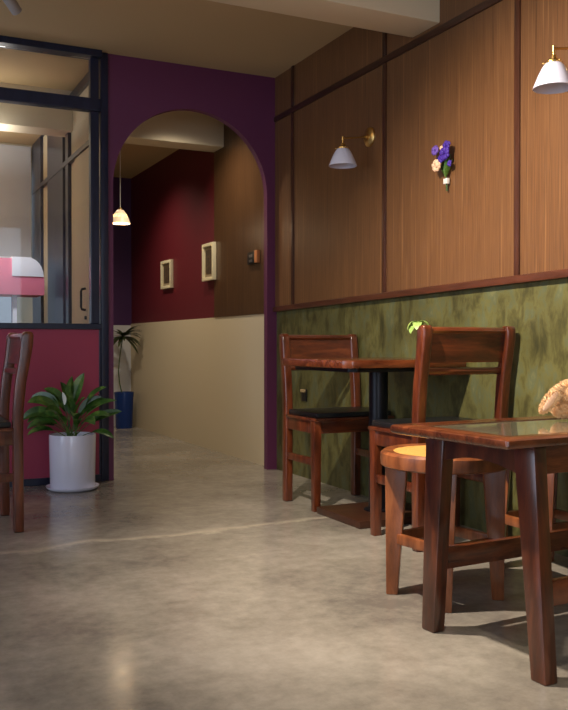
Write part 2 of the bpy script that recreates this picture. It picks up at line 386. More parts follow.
# glazed partition between hallway and side room
PX = 1.31
wp = struct('wall_partition', MB().box((PX, YB+0.07, 0), (PX+0.05, HY, 0.95)), M['doorcream'])
for (y0, y1) in ((5.31, 5.36), (6.18, 6.27), (6.36, 6.94), (7.23, 7.615)):
    struct('partition_post', MB().box((PX-0.012, y0, 0.95), (PX+0.055, y1, 2.5), 0.003), M['frame'], wp)
struct('partition_header', MB().box((PX-0.016, YB+0.07, 2.09), (PX+0.05, 7.615, 2.125), 0.002), M['frame'], wp)
struct('partition_top_rail', MB().box((PX-0.01, YB+0.07, 2.50), (PX+0.05, HY, 2.56), 0.002), M['frame'], wp)
struct('partition_infill', MB().box((PX+0.012, 6.01, 0.95), (PX+0.042, HY, 2.5)), M['doorcream'], wp)
struct('partition_infill', MB().box((PX+0.012, 5.36, 2.12), (PX+0.042, 6.01, 2.5)), M['doorcream'], wp)
# cream door with a long pull handle
dr = struct('door_1', MB().box((PX-0.005, 5.365, 0.02), (PX+0.035, 6.005, 2.088), 0.003), M['doorcream'])
dh = MB().tube([(PX-0.006, 5.68, 1.05), (PX-0.030, 5.68, 1.055), (PX-0.035, 5.68, 1.07), (PX-0.035, 5.68, 1.17), (PX-0.030, 5.68, 1.185), (PX-0.006, 5.68, 1.19)], 0.008).build('door_handle', M['blackmetal'], dr); dh['label'] = 'dark bar pull handle'
lk = MB().lathe([(0.0, 0), (0.012, 0), (0.012, 0.012), (0, 0.014)]).xf(Matrix.Translation((PX-0.005, 5.66, 1.0)) @ Matrix.Rotation(-PI/2, 4, 'Y')).build('keyhole', M['blackmetal'], dr)

# ---- the big window in the left part of the back wall
WX0 = -1.6
wn = struct('window_1', MB().box((1.298, YB-0.012, 0), (1.3415, YB+0.06, ZC), 0.003), M['frame'], smooth=True)
struct('window_top_rail', MB().box((WX0, YB-0.05, 2.545), (1.297, YB+0.05, ZC-0.001), 0.003), M['frame'], wn)
struct('window_transom_bar', MB().box((WX0, YB-0.018, 2.228), (1.297, YB+0.05, 2.302), 0.006), M['frame'], wn)
struct('window_sill', MB().box((WX0, YB-0.02, 0.918), (1.297, YB+0.06, 0.952), 0.004), M['frame'], wn)
struct('window_stile', MB().box((1.236, YB-0.004, 0.953), (1.288, YB+0.045, 2.227), 0.004), M['frame'], wn)
struct('window_stile', MB().box((1.236, YB-0.004, 2.303), (1.288, YB+0.045, 2.544), 0.004), M['frame'], wn)
g = struct('window_pane', MB().box((WX0, YB+0.018, 0.953), (1.237, YB+0.023, 2.227)), M['glass'], wn)
g = struct('window_pane', MB().box((WX0, YB+0.018, 2.303), (1.237, YB+0.023, 2.544)), M['glass'], wn)
struct('window_stile', MB().box((-0.35, YB-0.004, 0.953), (-0.27, YB+0.045, 2.544), 0.004), M['frame'], wn)
struct('wall_back', MB().box((WX0, YB+0.0, 0.04), (1.297, YB+0.05, 0.917)), M['crimson'])
struct('baseboard_back', MB().box((WX0, YB-0.008, 0), (1.297, YB+0.05, 0.042), 0.003), M['frame'])
struct('trim_30', MB().box((1.284, YB-0.006, 0.043), (1.297, YB, 0.916), 0.002), M['frame'])
struct('wall_back_left', MB().box((-2.6, YB, 0), (WX0-0.001, YB+0.12, ZC)), M['crimson'])

# side room seen through the glass
FY = 7.62
sw = struct('wall_side_room', MB().box((-2.6, FY, 0), (-1.3, FY+0.1, 2.51)), M['plaster'])
struct('wall_side_room_header', MB().box((-1.299, FY, 2.38), (PX-0.001, FY+0.1, 2.51)), M['plaster'])
struct('wall_side_room_sill', MB().box((-1.299, FY, 0), (PX-0.001, FY+0.1, 0.86)), M['plaster'])
bl = thing('roller_blind', 'grey roller blind lowered over the opening seen through the window glass', 'blind', (0.0, FY-0.03, 1.56))
MB().box((-1.25, 0, 0), (1.285, 0.006, 0.93)).build('blind_fabric', M['blind'], bl)
MB().box((-1.25, -0.008, -0.022), (1.285, 0.014, 0), 0.004).build('bottom_bar', M['white'], bl)
# added solid shape behind the glass, in place of a street reflection in the pane
aw = thing('window_reflection', 'pink and white shape with a rounded corner, added behind the window glass as a reflection', 'window_reflection', (0.0, 6.6, 1.19))
def refl_part(x0, x1, z0, z1, r, y0, y1, name, mat, lab):
    p = [(x0, z0), (x1, z0), (x1, z1-r*1.2)] + [(x1-r+r*math.cos(a), z1-r*1.2+r*1.2*math.sin(a)) for a in [PI/12*k for k in range(1, 6)]] + [(x1-r, z1), (x0, z1)]
    o = MB().prism(p, 'y', y0, y1, 0.003).build(name, mat, aw); o['label'] = lab
refl_part(-0.6, 1.212, 0.0, 0.265, 0.13, 0, 0.34, 'reflected_body', M['pink'], 'pink part of the reflection')
refl_part(0.98, 1.205, 0.135, 0.275, 0.115, -0.012, 0.33, 'white_band', M['white'], 'white rounded band')
for x in (-0.55, 1.00): MB().box((x, 0.1, -1.19), (x+0.03, 0.13, 0.0)).build('reflection_post', M['white'], aw)

struct('street_ground', MB().box((-6, HY+0.12, -0.1), (6, 14, -0.02)), M['asphalt'])
struct('street_facade', MB().box((-6, 12.5, 0), (6, 12.7, 5)), M['blind'])

# unseen sides of the room, with the street windows the daylight comes through
lw = MB(); lw.box((-2.7, -2.15, 0), (-2.6, 1.2, ZC)); lw.box((-2.7, 4.0, 0), (-2.6, HY, ZC)); lw.box((-2.7, 1.2, 0), (-2.6, 4.0, 0.55)); lw.box((-2.7, 1.2, 2.35), (-2.6, 4.0, ZC))
struct('wall_left', lw, M['plaster'])
rw = MB(); rw.box((-2.6, -2.15, 0), (-1.6, -2.05, ZC)); rw.box((2.0, -2.15, 0), (XW, -2.05, ZC)); rw.box((-1.6, -2.15, 0), (2.0, -2.05, 0.5)); rw.box((-1.6, -2.15, 2.45), (2.0, -2.05, ZC))
struct('wall_rear', rw, M['plaster'])

# ------------------------------------------------------------ chairs
def make_chair(label):
    """0.46 wide; seat faces local -Y; origin on the floor in the middle of the footprint"""
    t = thing('dining_chair', label, 'chair')
    W = 0.23; y0, y1 = -0.175, 0.190          # front / back of legs
    th = 0.042
    def post(s):
        x0 = s*W; x1 = s*(W-0.044)
        xa, xb = min(x0, x1), max(x0, x1)
        prof = [(0, y1-0.042, y1+0.002), (0.44, y1-0.046, y1), (0.54, y1-0.044, y1+0.002), (0.66, y1-0.034, y1+0.014), (0.77, y1-0.016, y1+0.034), (0.83, y1-0.010, y1+0.044), (0.868, y1-0.006, y1+0.046), (0.885, y1+0.006, y1+0.040)]
        mb = MB(); t_ = bmesh.new(); rings = []
        for z, a, b in prof: rings.append([t_.verts.new(p) for p in ((xa, a, z), (xb, a, z), (xb, b, z), (xa, b, z))])
        t_.faces.new(rings[0][::-1]); t_.faces.new(rings[-1])
        for p, q in zip(rings, rings[1:]):
            for k in range(4): t_.faces.new((p[k], p[(k+1)%4], q[(k+1)%4], q[k]))
        bmesh.ops.recalc_face_normals(t_, faces=t_.faces)
        eds = [e for e in t_.edges if not (abs(e.verts[0].co.z-e.verts[1].co.z) < 1e-6 and e.verts[0].co.z not in (0,) and e.verts[0].co.z < 0.88)]
        bmesh.ops.bevel(t_, geom=eds, offset=0.008, segments=3, profile=0.5, affect='EDGES', clamp_overlap=True)
        mb.merge(t_)
        mb.build('back_post', M['wood'], t)
    post(-1); post(1)
    for s in (-1, 1):
        xa, xb = sorted((s*W, s*(W-th)))
        d = 0.004*s
        MB().hexa([(xa+0.003, y0+0.003, 0), (xb-0.003, y0+0.003, 0), (xb-0.003, y0+th-0.003, 0), (xa+0.003, y0+th-0.003, 0)], [(xa, y0, 0.455), (xb, y0, 0.455), (xb, y0+th, 0.455), (xa, y0+th, 0.455)], 0.004).build('leg', M['wood'], t)
        xc = s*(W-0.02)
        MB().box((xc-0.011, y0+th-0.004, 0.225), (xc+0.011, y1-0.03, 0.262), 0.004).build('side_stretcher', M['wood'], t)
        MB().box((xc-0.011, y0+th-0.004, 0.385), (xc+0.011, y1-0.03, 0.447), 0.004).build('side_apron', M['wood'], t)
    MB().box((-W+th-0.004, y0+0.008, 0.385), (W-th+0.004, y0+0.032, 0.447), 0.004).build('front_apron', M['woodh'], t)
    MB().box((-W+th-0.004, y1-0.034, 0.385), (W-th+0.004, y1-0.010, 0.447), 0.004).build('rear_apron', M['woodh'], t)
    # seat frame board and the padded seat
    MB().box((-W-0.002, y0-0.012, 0.447), (W+0.002, y1-0.045, 0.463), 0.005).build('seat_frame', M['woodh'], t)
    MB().box((-W+0.012, y0-0.004, 0.462), (W-0.012, y1-0.049, 0.490), 0.011).build('seat_cushion', M['leather'], t)
    # back: moulded top rail over a flat panel, and a round rail below
    def bow(z, h, yc, d, name, rr):
        mb = MB(); t_ = bmesh.new(); n = 10; rings = []
        for k in range(n+1):
            x = -W+0.042 + (2*W-0.084)*k/n
            b = 0.012*(1-(2*k/n-1)**2)
            y = yc + b
            m = 8
            if rr: ring = [(x, y+d/2*math.cos(2*PI*j/m), z+h/2*math.sin(2*PI*j/m)) for j in range(m)]
            else:
                lean = 0.13
                ring = [(x, y-d/2-lean*h/2, z-h/2), (x, y+d/2-lean*h/2, z-h/2), (x, y+d/2+lean*h/2, z+h/2), (x, y-d/2+lean*h/2, z+h/2)]
            rings.append([t_.verts.new(p) for p in ring])
        for p, q in zip(rings, rings[1:]):
            for j in range(len(p)): t_.faces.new((p[j], p[(j+1)%len(p)], q[(j+1)%len(p)], q[j]))
        t_.faces.new(rings[0][::-1]); t_.faces.new(rings[-1])
        mb.merge(t_); mb.build(name, M['woodh'], t)
    bow(0.800, 0.122, y1+0.008, 0.018, 'back_panel', False)
    bow(0.864, 0.030, y1+0.014, 0.034, 'top_rail', True)
    bow(0.704, 0.030, y1-0.010, 0.026, 'lower_back_rail', True)
    return t

chair = make_chair('reddish wooden dining chair with black seat behind the pedestal table, nearest the arch')
chair.location = (2.228, 3.985, 0)
ch2 = copy_tree(chair)
ch2['label'] = 'reddish wooden dining chair seen from behind, its back rising above the glass-topped table'
ch2.location = (2.212, 3.088, 0); ch2.scale = (1, 1, 1.022); ch2.rotation_euler = (0, 0, PI)
ch3 = copy_tree(chair)
ch3['label'] = 'wooden dining chair cut off by the left edge, before the crimson panel'
ch3.location = (0.445, 4.19, 0); ch3.rotation_euler = (0, 0, -PI/2)

# ------------------------------------------------------------ far pedestal table
pt = thing('pedestal_table', 'wooden pedestal table with black metal column against the green wall', 'table', (2.228, 3.585, 0))
ox, oy = 2.228, 3.585
tx0, tx1, ty0, ty1 = 1.815-ox, 2.437-ox, 3.175-oy, 3.83-oy
ch = 0.035
octo = [(tx0+ch, ty0), (tx1, ty0), (tx1, ty1), (tx0+ch, ty1), (tx0, ty1-ch), (tx0, ty0+ch)]
MB().prism(octo, 'z', 0.726, 0.762, 0.009).build('table_top', M['darkwoodh'], pt)
MB().prism([(x*0.86, y*0.86) for x, y in octo], 'z', 0.708, 0.727, 0.002).build('top_support', M['blackmetal'], pt)
MB().lathe([(0, 0.034), (0.07, 0.034), (0.07, 0.040), (0.048, 0.046), (0.046, 0.06), (0.046, 0.70), (0.06, 0.708), (0, 0.708)], n=32).build('column', M['blackmetal'], pt)
MB().box((2.0-ox, 3.372-oy, 0.0), (2.456-ox, 3.79-oy, 0.034), 0.005).build('base', M['basewood'], pt)

# leafy sprig in a little bottle on that table
vs = thing('sprig_vase', 'small glass bottle holding a pale green leafy sprig on the far table', 'vase', (2.335, 3.38, 0.762))
MB().lathe([(0, 0), (0.022, 0), (0.024, 0.01), (0.024, 0.05), (0.012, 0.07), (0.011, 0.09), (0.009, 0.09), (0.010, 0.07), (0.021, 0.05), (0.021, 0.006), (0, 0.006)], n=20).build('bottle', M['clearglass'], vs)

def leaf_mesh(base, direc, up, length, width, droop, fold=0.25, n=8, mb=None, prof=None, stemlen=0, stemr=0.0022, roll=0):
    """a curved, creased leaf blade (with its stalk) that starts at base and heads along direc, drooping"""
    mb = mb or MB(); bm = mb.bm
    d = Vector(direc).normalized(); p = Vector(base)
    if stemlen:
        q = [p.copy()]
        for k in range(5):
            p = p + d*(stemlen/5); d = (d + Vector((0, 0, -droop*0.25/5))).normalized(); q.append(p.copy())
        mb.tube(q, stemr, 6)
    rows = []
    for k in range(n+1):
        t = k/n
        wv = width/2*(prof(t) if prof else math.sin(PI*min(1, t*0.96+0.04))**0.75)
        side = d.cross(Vector((0, 0, 1)))
        if side.length < 1e-3: side = Vector((1, 0, 0))
        side.normalize(); nrm = side.cross(d).normalized()
        side, nrm = side*math.cos(roll)+nrm*math.sin(roll), nrm*math.cos(roll)-side*math.sin(roll)
        th = 0.0006
        L_ = p + side*wv + nrm*wv*fold; R_ = p - side*wv + nrm*wv*fold
        rows.append([bm.verts.new(v) for v in (L_, p, R_, R_-nrm*th, p-nrm*th*2, L_-nrm*th)])
        p = p + d*(length/n)
        d = (d + Vector((0, 0, -droop/n))).normalized()
    for a, b in zip(rows, rows[1:]):
        for j in range(6): bm.faces.new((a[j], a[(j+1)%6], b[(j+1)%6], b[j]))
    bm.faces.new(rows[0][::-1]); bm.faces.new(rows[-1])
    return mb

MB().tube([(0, 0, 0.01), (-0.004, 0.0, 0.09), (-0.012, 0.0, 0.14), (-0.018, 0, 0.165)], 0.0018, 6).build('stem', M['stemgreen'], vs)
for sx, fb, l, zz, dr_ in ((-1, 0, 0.062, 0.165, 2.6), (-0.9, -0.5, 0.058, 0.15, 2.8), (-0.3, -0.9, 0.055, 0.16, 2.4), (0.7, -0.3, 0.055, 0.165, 2.4), (-0.6, 0.8, 0.055, 0.16, 2.4), (0.3, 0.8, 0.05, 0.165, 2.2), (-1, 0.3, 0.05, 0.14, 3.2)):
    leaf_mesh((-0.018, 0, zz), Vector((0.9, -0.435, 0))*sx + Vector((0.435, 0.9, 0))*fb + Vector((0, 0, 0.7)), None, l*1.25, 0.042, dr_*1.3, 0.15).build('leaf', M['paleleaf'], vs)

# ------------------------------------------------------------ cane stools
def make_stool(label):
    t = thing('cane_stool', label, 'stool')
    MB().lathe([(0.168, 0.478), (0.20, 0.481), (0.210, 0.473), (0.212, 0.453), (0.210, 0.435), (0.203, 0.430), (0.155, 0.430)], n=48, closed=True).build('seat_ring', M['stoolwood'], t)
    MB().lathe([(0, 0.481), (0.09, 0.480), (0.169, 0.4775), (0.160, 0.470), (0, 0.472)], n=48).build('cane_seat', M['cane'], t)
    for k in range(4):
        a = PI/2*k
        # wide tapered plank leg, flat face outwards
        ri, ro = 0.120, 0.193
        wt, wb = 0.040, 0.025
        bo, bi = 0.190, 0.152
        mb = MB().hexa([(bi, -wb, 0), (bo, -wb, 0), (bo, wb, 0), (bi, wb, 0)], [(ri, -wt, 0.433), (ro, -wt, 0.433), (ro, wt, 0.433), (ri, wt, 0.433)], 0.005)
        mb.xf(Matrix.Rotation(a, 4, 'Z')).build('leg', M['stoolwood'], t)
    for k in range(4):
        a0 = PI/2*k; a1 = a0+PI/2
        r = 0.172
        p, q = Vector((r*math.cos(a0), r*math.sin(a0), 0)), Vector((r*math.cos(a1), r*math.sin(a1), 0))
        d = (q-p); L = d.length; ang = math.atan2(d.y, d.x)
        MB().box((0.022, -0.010, 0.170), (L-0.022, 0.010, 0.204), 0.004).xf(Matrix.Translation(p) @ Matrix.Rotation(ang, 4, 'Z')).build('stretcher', M['stoolwood'], t)
    return t
st = make_stool('round orange-brown stool with woven cane seat beside the glass-topped table')
st.location = (1.724, 2.362, 0); st.rotation_euler = (0, 0, R(143))
st2 = copy_tree(st); st2.location = (2.245, 2.46, 0); st2.rotation_euler = (0, 0, R(45))
st2['label'] = 'second cane stool, mostly hidden behind the glass-topped table near the green wall, only legs visible'

# ------------------------------------------------------------ near glass-topped table
gx0, gx1, gy0, gy1, gz = 1.352, 2.25, 1.652, 2.125, 0.600
gt = thing('glass_topped_table', 'dark wooden table with inset glass top and splayed legs at the right edge', 'table', ((gx0+gx1)/2, (gy0+gy1)/2, 0))
lx, ly = gt.location.x, gt.location.y
gt.location = (1.820, 1.919, 0); gt.rotation_euler = (0, 0, R(4))
def rounded(x0, x1, y0, y1, r, n=5):
    p = []
    for cx_, cy_, a in ((x1-r, y0+r, -90), (x1-r, y1-r, 0), (x0+r, y1-r, 90), (x0+r, y0+r, 180)):
        for k in range(n+1):
            t = R(a+90*k/n); p.append((cx_+r*math.cos(t), cy_+r*math.sin(t)))
    return p
O = rounded(gx0-lx, gx1-lx, gy0-ly, gy1-ly, 0.008)
bo = 0.075
I = rounded(gx0-lx+bo, gx1-lx-bo, gy0-ly+bo, gy1-ly-bo, 0.012)
mb = MB(); bm = mb.bm
def ringv(P, z, e=0):
    out = []
    for x, y in P: out.append(bm.verts.new((x - math.copysign(e, x), y - math.copysign(e, y), z)))
    return out
loops = [ringv(I, gz-0.006), ringv(I, gz-0.001, -0.0015), ringv(O, gz, 0.006), ringv(O, gz-0.004, 0.001), ringv(O, gz-0.016, 0), ringv(O, gz-0.023, 0.004), ringv(O, gz-0.026, 0.012), ringv(I, gz-0.026)]
for a, b in zip(loops, loops[1:]+loops[:1]):
    for k in range(len(a)): bm.faces.new((a[k], a[(k+1)%len(a)], b[(k+1)%len(b)], b[k]))
mb.build('top_frame', M['darkwoodh'], gt)
MB().prism(I, 'z', gz-0.012, gz-0.0035).build('glass_panel', M['tglass'], gt)
def tleg(x0, yb0, yb1, yt0, yt1, side):
    k = -0.014 if side == 0 else 0
    x1 = x0 + 0.042
    zt_ = gz-0.027
    MB().hexa([(x0+k, yb0, 0), (x1+k, yb0, 0), (x1+k, yb1, 0), (x0+k, yb1, 0)], [(x0, yt0, zt_), (x1, yt0, zt_), (x1, yt1, zt_), (x0, yt1, zt_)], 0.005).build('leg', M['darkwood'], gt)
xa, xb = 1.460-lx, 2.08-lx
for x in (xa, xb):
    tleg(x, 1.618-ly, 1.668-ly, 1.672-ly, 1.745-ly, 0)
    tleg(x, 2.058-ly, 2.112-ly, 2.015-ly, 2.094-ly, 1)
    # side apron with an arched underside
    n = 10; ya, yb = 1.735-ly, 2.03-ly
    pts = [(ya, gz-0.027), (yb, gz-0.027)] + [(yb+(ya-yb)*k/n, gz-0.100+0.022*math.sin(PI*k/n)) for k in range(n+1)]
    MB().prism(pts, 'x', x+0.006, x+0.030).build('apron', M['darkwood'], gt)
for y in (1.692-ly, 2.05-ly):
    MB().box((xa+0.038, y, gz-0.100), (xb+0.004, y+0.024, gz-0.027), 0.003).build('apron', M['darkwoodh'], gt)
for y in (1.650-ly, 2.060-ly):
    MB().box((xa+0.038, y, 0.178), (xb+0.004, y+0.024, 0.240), 0.003).build('stretcher', M['darkwoodh'], gt)

# plush rabbit lying on the table
pr = thing('plush_rabbit', 'fluffy tan plush toy with a floppy ear lying on the glass-topped table', 'plush toy', (1.895, 2.05, 0.6015))
rnd = random.Random(3)
def fluffy(parts, name, mat, dens=260, ln=0.010):
    mb = MB()
    for c, r, scl, rot in parts:
        mb.ball(c, r, 3, scl, rot)
    for c, r, scl, rot in parts:
        rm = rot.to_matrix() if rot else Matrix.Identity(3)
        for _ in range(dens):
            v = Vector((rnd.gauss(0,1), rnd.gauss(0,1), rnd.gauss(0,1))).normalized()
            pnt = rm @ Vector((v.x*r*scl[0], v.y*r*scl[1], v.z*r*scl[2])) + Vector(c)
            nn = (rm @ Vector((v.x/scl[0], v.y/scl[1], v.z/scl[2]))).normalized()
            if pnt.z < 0.006: continue
            tip = pnt + (nn + Vector((rnd.uniform(-.5,.5), rnd.uniform(-.5,.5), rnd.uniform(-.6,.2)))).normalized()*ln*rnd.uniform(0.6, 1.2)
            s1 = nn.orthogonal().normalized()*0.0018; s2 = nn.cross(s1)
            vs_ = [mb.bm.verts.new(pnt+s1-nn*0.002), mb.bm.verts.new(pnt-s1*0.5+s2*0.9-nn*0.002), mb.bm.verts.new(pnt-s1*0.5-s2*0.9-nn*0.002), mb.bm.verts.new(tip)]
            mb.bm.faces.new((vs_[0], vs_[1], vs_[3])); mb.bm.faces.new((vs_[1], vs_[2], vs_[3])); mb.bm.faces.new((vs_[2], vs_[0], vs_[3]))
    return mb.build(name, mat, pr)
def cv(a, b, z): return tuple(Vector((0.9, -0.435, 0))*a + Vector((0.435, 0.9, 0))*b + Vector((0, 0, z)))
fluffy([(cv(0.060, 0, 0.078), 0.046, (1.1, 0.95, 0.85), None), (cv(0.040, 0.005, 0.034), 0.036, (1.05, 1, 0.9), None), (cv(0.115, 0.03, 0.044), 0.046, (1.25, 1, 0.9), None)], 'body', M['fur'], 2600, 0.008)
def ear(base, tip, name):
    base, tip = Vector(base), Vector(tip); d = tip-base; L = d.length
    X = d.normalized(); view = Vector((-0.435, -0.9, 0)); Z = (view - X*view.dot(X)).normalized(); Y = Z.cross(X)
    rot = Matrix((X, Y, Z)).transposed().to_euler()
    o = fluffy([(base+d*0.5, L*0.5, (1.0, 0.36, 0.16), rot)], name, M['fur'], 1300, 0.005)
    MB().ball(base+d*0.58+Z*L*0.065, L*0.34, 3, (1.0, 0.27, 0.10), rot).build('ear_lining', M['earskin'], o)
ear(cv(0.022, -0.030, 0.106), cv(-0.046, -0.036, 0.020), 'ear')
ear(cv(0.085, -0.035, 0.100), cv(0.060, -0.055, 0.030), 'ear')
MB().ball(cv(0.045, -0.042, 0.084), 0.0035, 2).build('eye', M['darkplastic'], pr)

# ------------------------------------------------------------ peace lily in the white pot
pl = thing('potted_peace_lily', 'potted peace lily with dark green leaves in a white cylinder pot by the crimson panel', 'potted plant', (1.078, 5.03, 0))
MB().lathe([(0, 0), (0.128, 0), (0.146, 0.012), (0.150, 0.022), (0.145, 0.022), (0.126, 0.010), (0, 0.008)], n=48).build('saucer', M['pot'], pl)
MB().lathe([(0, 0.010), (0.120, 0.010), (0.126, 0.018), (0.131, 0.31), (0.129, 0.316), (0.122, 0.316), (0.120, 0.30), (0.118, 0.28), (0, 0.28)], n=48).build('pot', M['pot'], pl)
MB().lathe([(0, 0.295), (0.08, 0.292), (0.119, 0.286), (0.119, 0.281), (0, 0.281)], n=32).build('soil', M['soil'], pl)
rl = random.Random(11)
CR = Vector((0.9, -0.435, 0)); CF = Vector((0.435, 0.9, 0))
specs = [  # heading sideways, heading back, heading up, stalk, blade length, width, droop
 (-0.60, 0.1, 1.5, .17, .20, .085, 1.5), (-0.75, -0.2, 1.2, .14, .21, .085, 1.6), (-0.50, -0.4, 1.5, .15, .20, .080, 1.5), (-0.30, 0.0, 1.8, .16, .17, .075, 0.9),
 (0.12, -0.1, 1.8, .17, .18, .075, 0.5), (0.28, 0.1, 1.7, .18, .20, .080, 0.8), (0.45, -0.1, 1.4, .16, .20, .080, 1.1), (0.75, 0.0, 1.05, .16, .20, .070, 0.8),
 (0.75, -0.3, 0.95, .13, .17, .070, 1.0), (0.9, 0.1, 0.85, .13, .19, .060, 0.6), (-0.9, 0.0, 0.8, .12, .17, .070, 1.2), (-0.75, -0.5, 0.9, .12, .17, .070, 1.3),
 (0.1, -0.9, 1.2, .11, .16, .070, 1.3), (0.5, -0.8, 1.0, .11, .16, .070, 1.3), (-0.3, -0.8, 1.3, .12, .17, .070, 1.2), (0.3, -0.4, 1.4, .12, .16, .070, 1.1),
 (-0.15, -0.3, 1.5, .11, .15, .065, 0.9), (0.0, 0.25, 1.5, .13, .18, .070, 0.8), (0.85, -0.4, 0.45, .09, .15, .055, 0.9), (-0.4, 0.15, 1.5, .15, .20, .080, 1.3),
 (0.45, 0.15, 1.2, .13, .18, .070, 1.1), (-0.7, -0.15, 1.0, .13, .20, .080, 1.5), (-0.1, -0.6, 0.9, .09, .14, .065, 1.2), (0.6, 0.1, 1.25, .15, .18, .070, 1.2),
 (-0.8, -0.3, 0.55, .09, .15, .060, 1.0), (0.2, -0.7, 0.8, .08, .14, .060, 1.0)]
for sx, fb, up, sl, ln, wd, dp in specs:
    d = CR*sx + CF*fb*0.7 + Vector((0, 0, up))
    base = Vector((rl.uniform(-.03, .03), rl.uniform(-.03, .03), 0.29)) + d.normalized()*0.01
    o = leaf_mesh(base, d, None, ln*1.0, wd*0.82, dp*1.15, 0.35, 9, stemlen=sl, roll=-math.copysign(rl.uniform(0.5, 1.15), sx) if abs(sx) > 0.2 else rl.uniform(-.4, .4))
    for v in o.bm.verts:     # leaves that meet the panel behind bend along it
        if v.co.y > 0.20: v.co.y = 0.20 - (v.co.y-0.20)*0.05
    o.build('leaf', M['leaf'], pl)
fb_ = MB().tube([(0.0, -0.02, 0.29), (-0.035, -0.015, 0.42), (-0.05, -0.02, 0.50)], 0.002, 6).build('flower_stalk', M['stemgreen'], pl)
fw = leaf_mesh((-0.05, -0.02, 0.485), (-0.15, -0.1, 1), None, 0.075, 0.030, 0.1, 0.5).build('flower', M['bloom'], pl); fw['label'] = 'white bloom'

# ------------------------------------------------------------ hallway plant in the blue pot
bp = thing('potted_palm', 'spiky radiating plant in a glossy blue pot at the end of the hallway', 'potted plant', (2.322, 8.47, 0))
MB().lathe([(0, 0), (0.080, 0), (0.084, 0.012), (0.094, 0.30), (0.098, 0.34), (0.098, 0.357), (0.090, 0.357), (0.088, 0.335), (0, 0.33)], n=40).build('pot', M['bluepot'], bp)
MB().lathe([(0, 0.345), (0.088, 0.338), (0.088, 0.331), (0, 0.331)], n=24).build('soil', M['soil'], bp)
MB().tube([(-0.02, 0, 0.335), (-0.045, 0, 0.45), (-0.055, 0, 0.56), (-0.045, 0, 0.68), (-0.03, -0.01, 0.80), (-0.015, -0.02, 0.90)], [0.007, .006, .006, .0055, .005, .005], 8).build('trunk', M['stemgreen'], bp)
rp = random.Random(5)
for k in range(38):
    a = 2*PI*k/38*2.618; el = rp.uniform(-0.5, 0.9)
    d = Vector((math.cos(a), math.sin(a), el))
    right = d.x > 0.2
    if right: d = Vector((0.42, -1.0, el*0.9))
    o = leaf_mesh((-0.015, -0.02, 0.905), d, None, rp.uniform(.24, .31) if right else rp.uniform(.15, .19), 0.034, 0.7, 0.15, 6)
    for v in o.bm.verts:
        if v.co.x > 0.125: v.co.x = 0.125
        if v.co.y > 0.20: v.co.y = 0.20
    o.build('leaf', M['leaf2'], bp)

# ------------------------------------------------------------ wall sconces
def make_sconce(label):
    """mounted on the wood wall: local +X is the wall, arm goes to -X; origin at the plate on the wall surface"""
    t = thing('wall_sconce', label, 'wall lamp', group='unlit brass wall lamps with white shades')
    MB().lathe([(0, 0), (0.052, 0), (0.052, 0.006), (0.046, 0.012), (0.014, 0.016), (0.012, 0.028), (0, 0.030)], n=36).xf(Matrix.Rotation(-PI/2, 4, 'Y')).build('wall_plate', M['brass'], t)
    MB().tube([(-0.02, 0, 0), (-0.158, 0, -0.022), (-0.165, 0, -0.025), (-0.167, 0, -0.032), (-0.167, 0, -0.050)], 0.0045, 12).build('arm', M['brass'], t)
    MB().lathe([(0, 0.012), (0.006, 0.010), (0.006, -0.012), (0, -0.014)], (-0.167, 0, -0.023), n=14).build('elbow', M['brass'], t)
    MB().lathe([(0, -0.048), (0.009, -0.048), (0.011, -0.056), (0.013, -0.063), (0.022, -0.066), (0.028, -0.072), (0.028, -0.080), (0, -0.080)], (-0.167, 0, 0), n=28).build('socket', M['brass'], t)
    for a in (20, 140, 260):
        c, s_ = math.cos(R(a)), math.sin(R(a))
        MB().tube([(-0.167+0.026*c, 0.026*s_, -0.075), (-0.167+0.036*c, 0.036*s_, -0.075)], 0.0022, 8).ball((-0.167+0.038*c, 0.038*s_, -0.075), 0.004, 2).build('thumb_screw', M['brass'], t)
    th = 0.003
    MB().lathe([(0.020, -0.070), (0.032, -0.073), (0.042, -0.086), (0.056, -0.114), (0.066, -0.138), (0.073, -0.156), (0.0750, -0.162), (0.0725, -0.162), (0.069, -0.154), (0.062, -0.138), (0.052, -0.114), (0.038, -0.088), (0.029, -0.078), (0.020, -0.075)], (-0.167, 0, -0.007), n=48, closed=True).build('lamp_shade', M['shade'], t)
    MB().ball((-0.167, 0, -0.112), 0.022, 3, (1, 1, 1.2)).build('bulb', M['opaloff'], t)
    return t
M['opaloff'] = plain('unlit_frosted_bulb', srgb(205, 200, 195), 0.3)
s1 = make_sconce('brass wall lamp with white shade between the arch and the bouquet, left of the two'); s1.location = (XW-0.012, 4.045, 1.94)
s2 = copy_tree(s1); s2['label'] = 'brass wall lamp with white shade at the upper right edge, right of the bouquet'; s2.location = (XW-0.012, 2.478, 1.938)

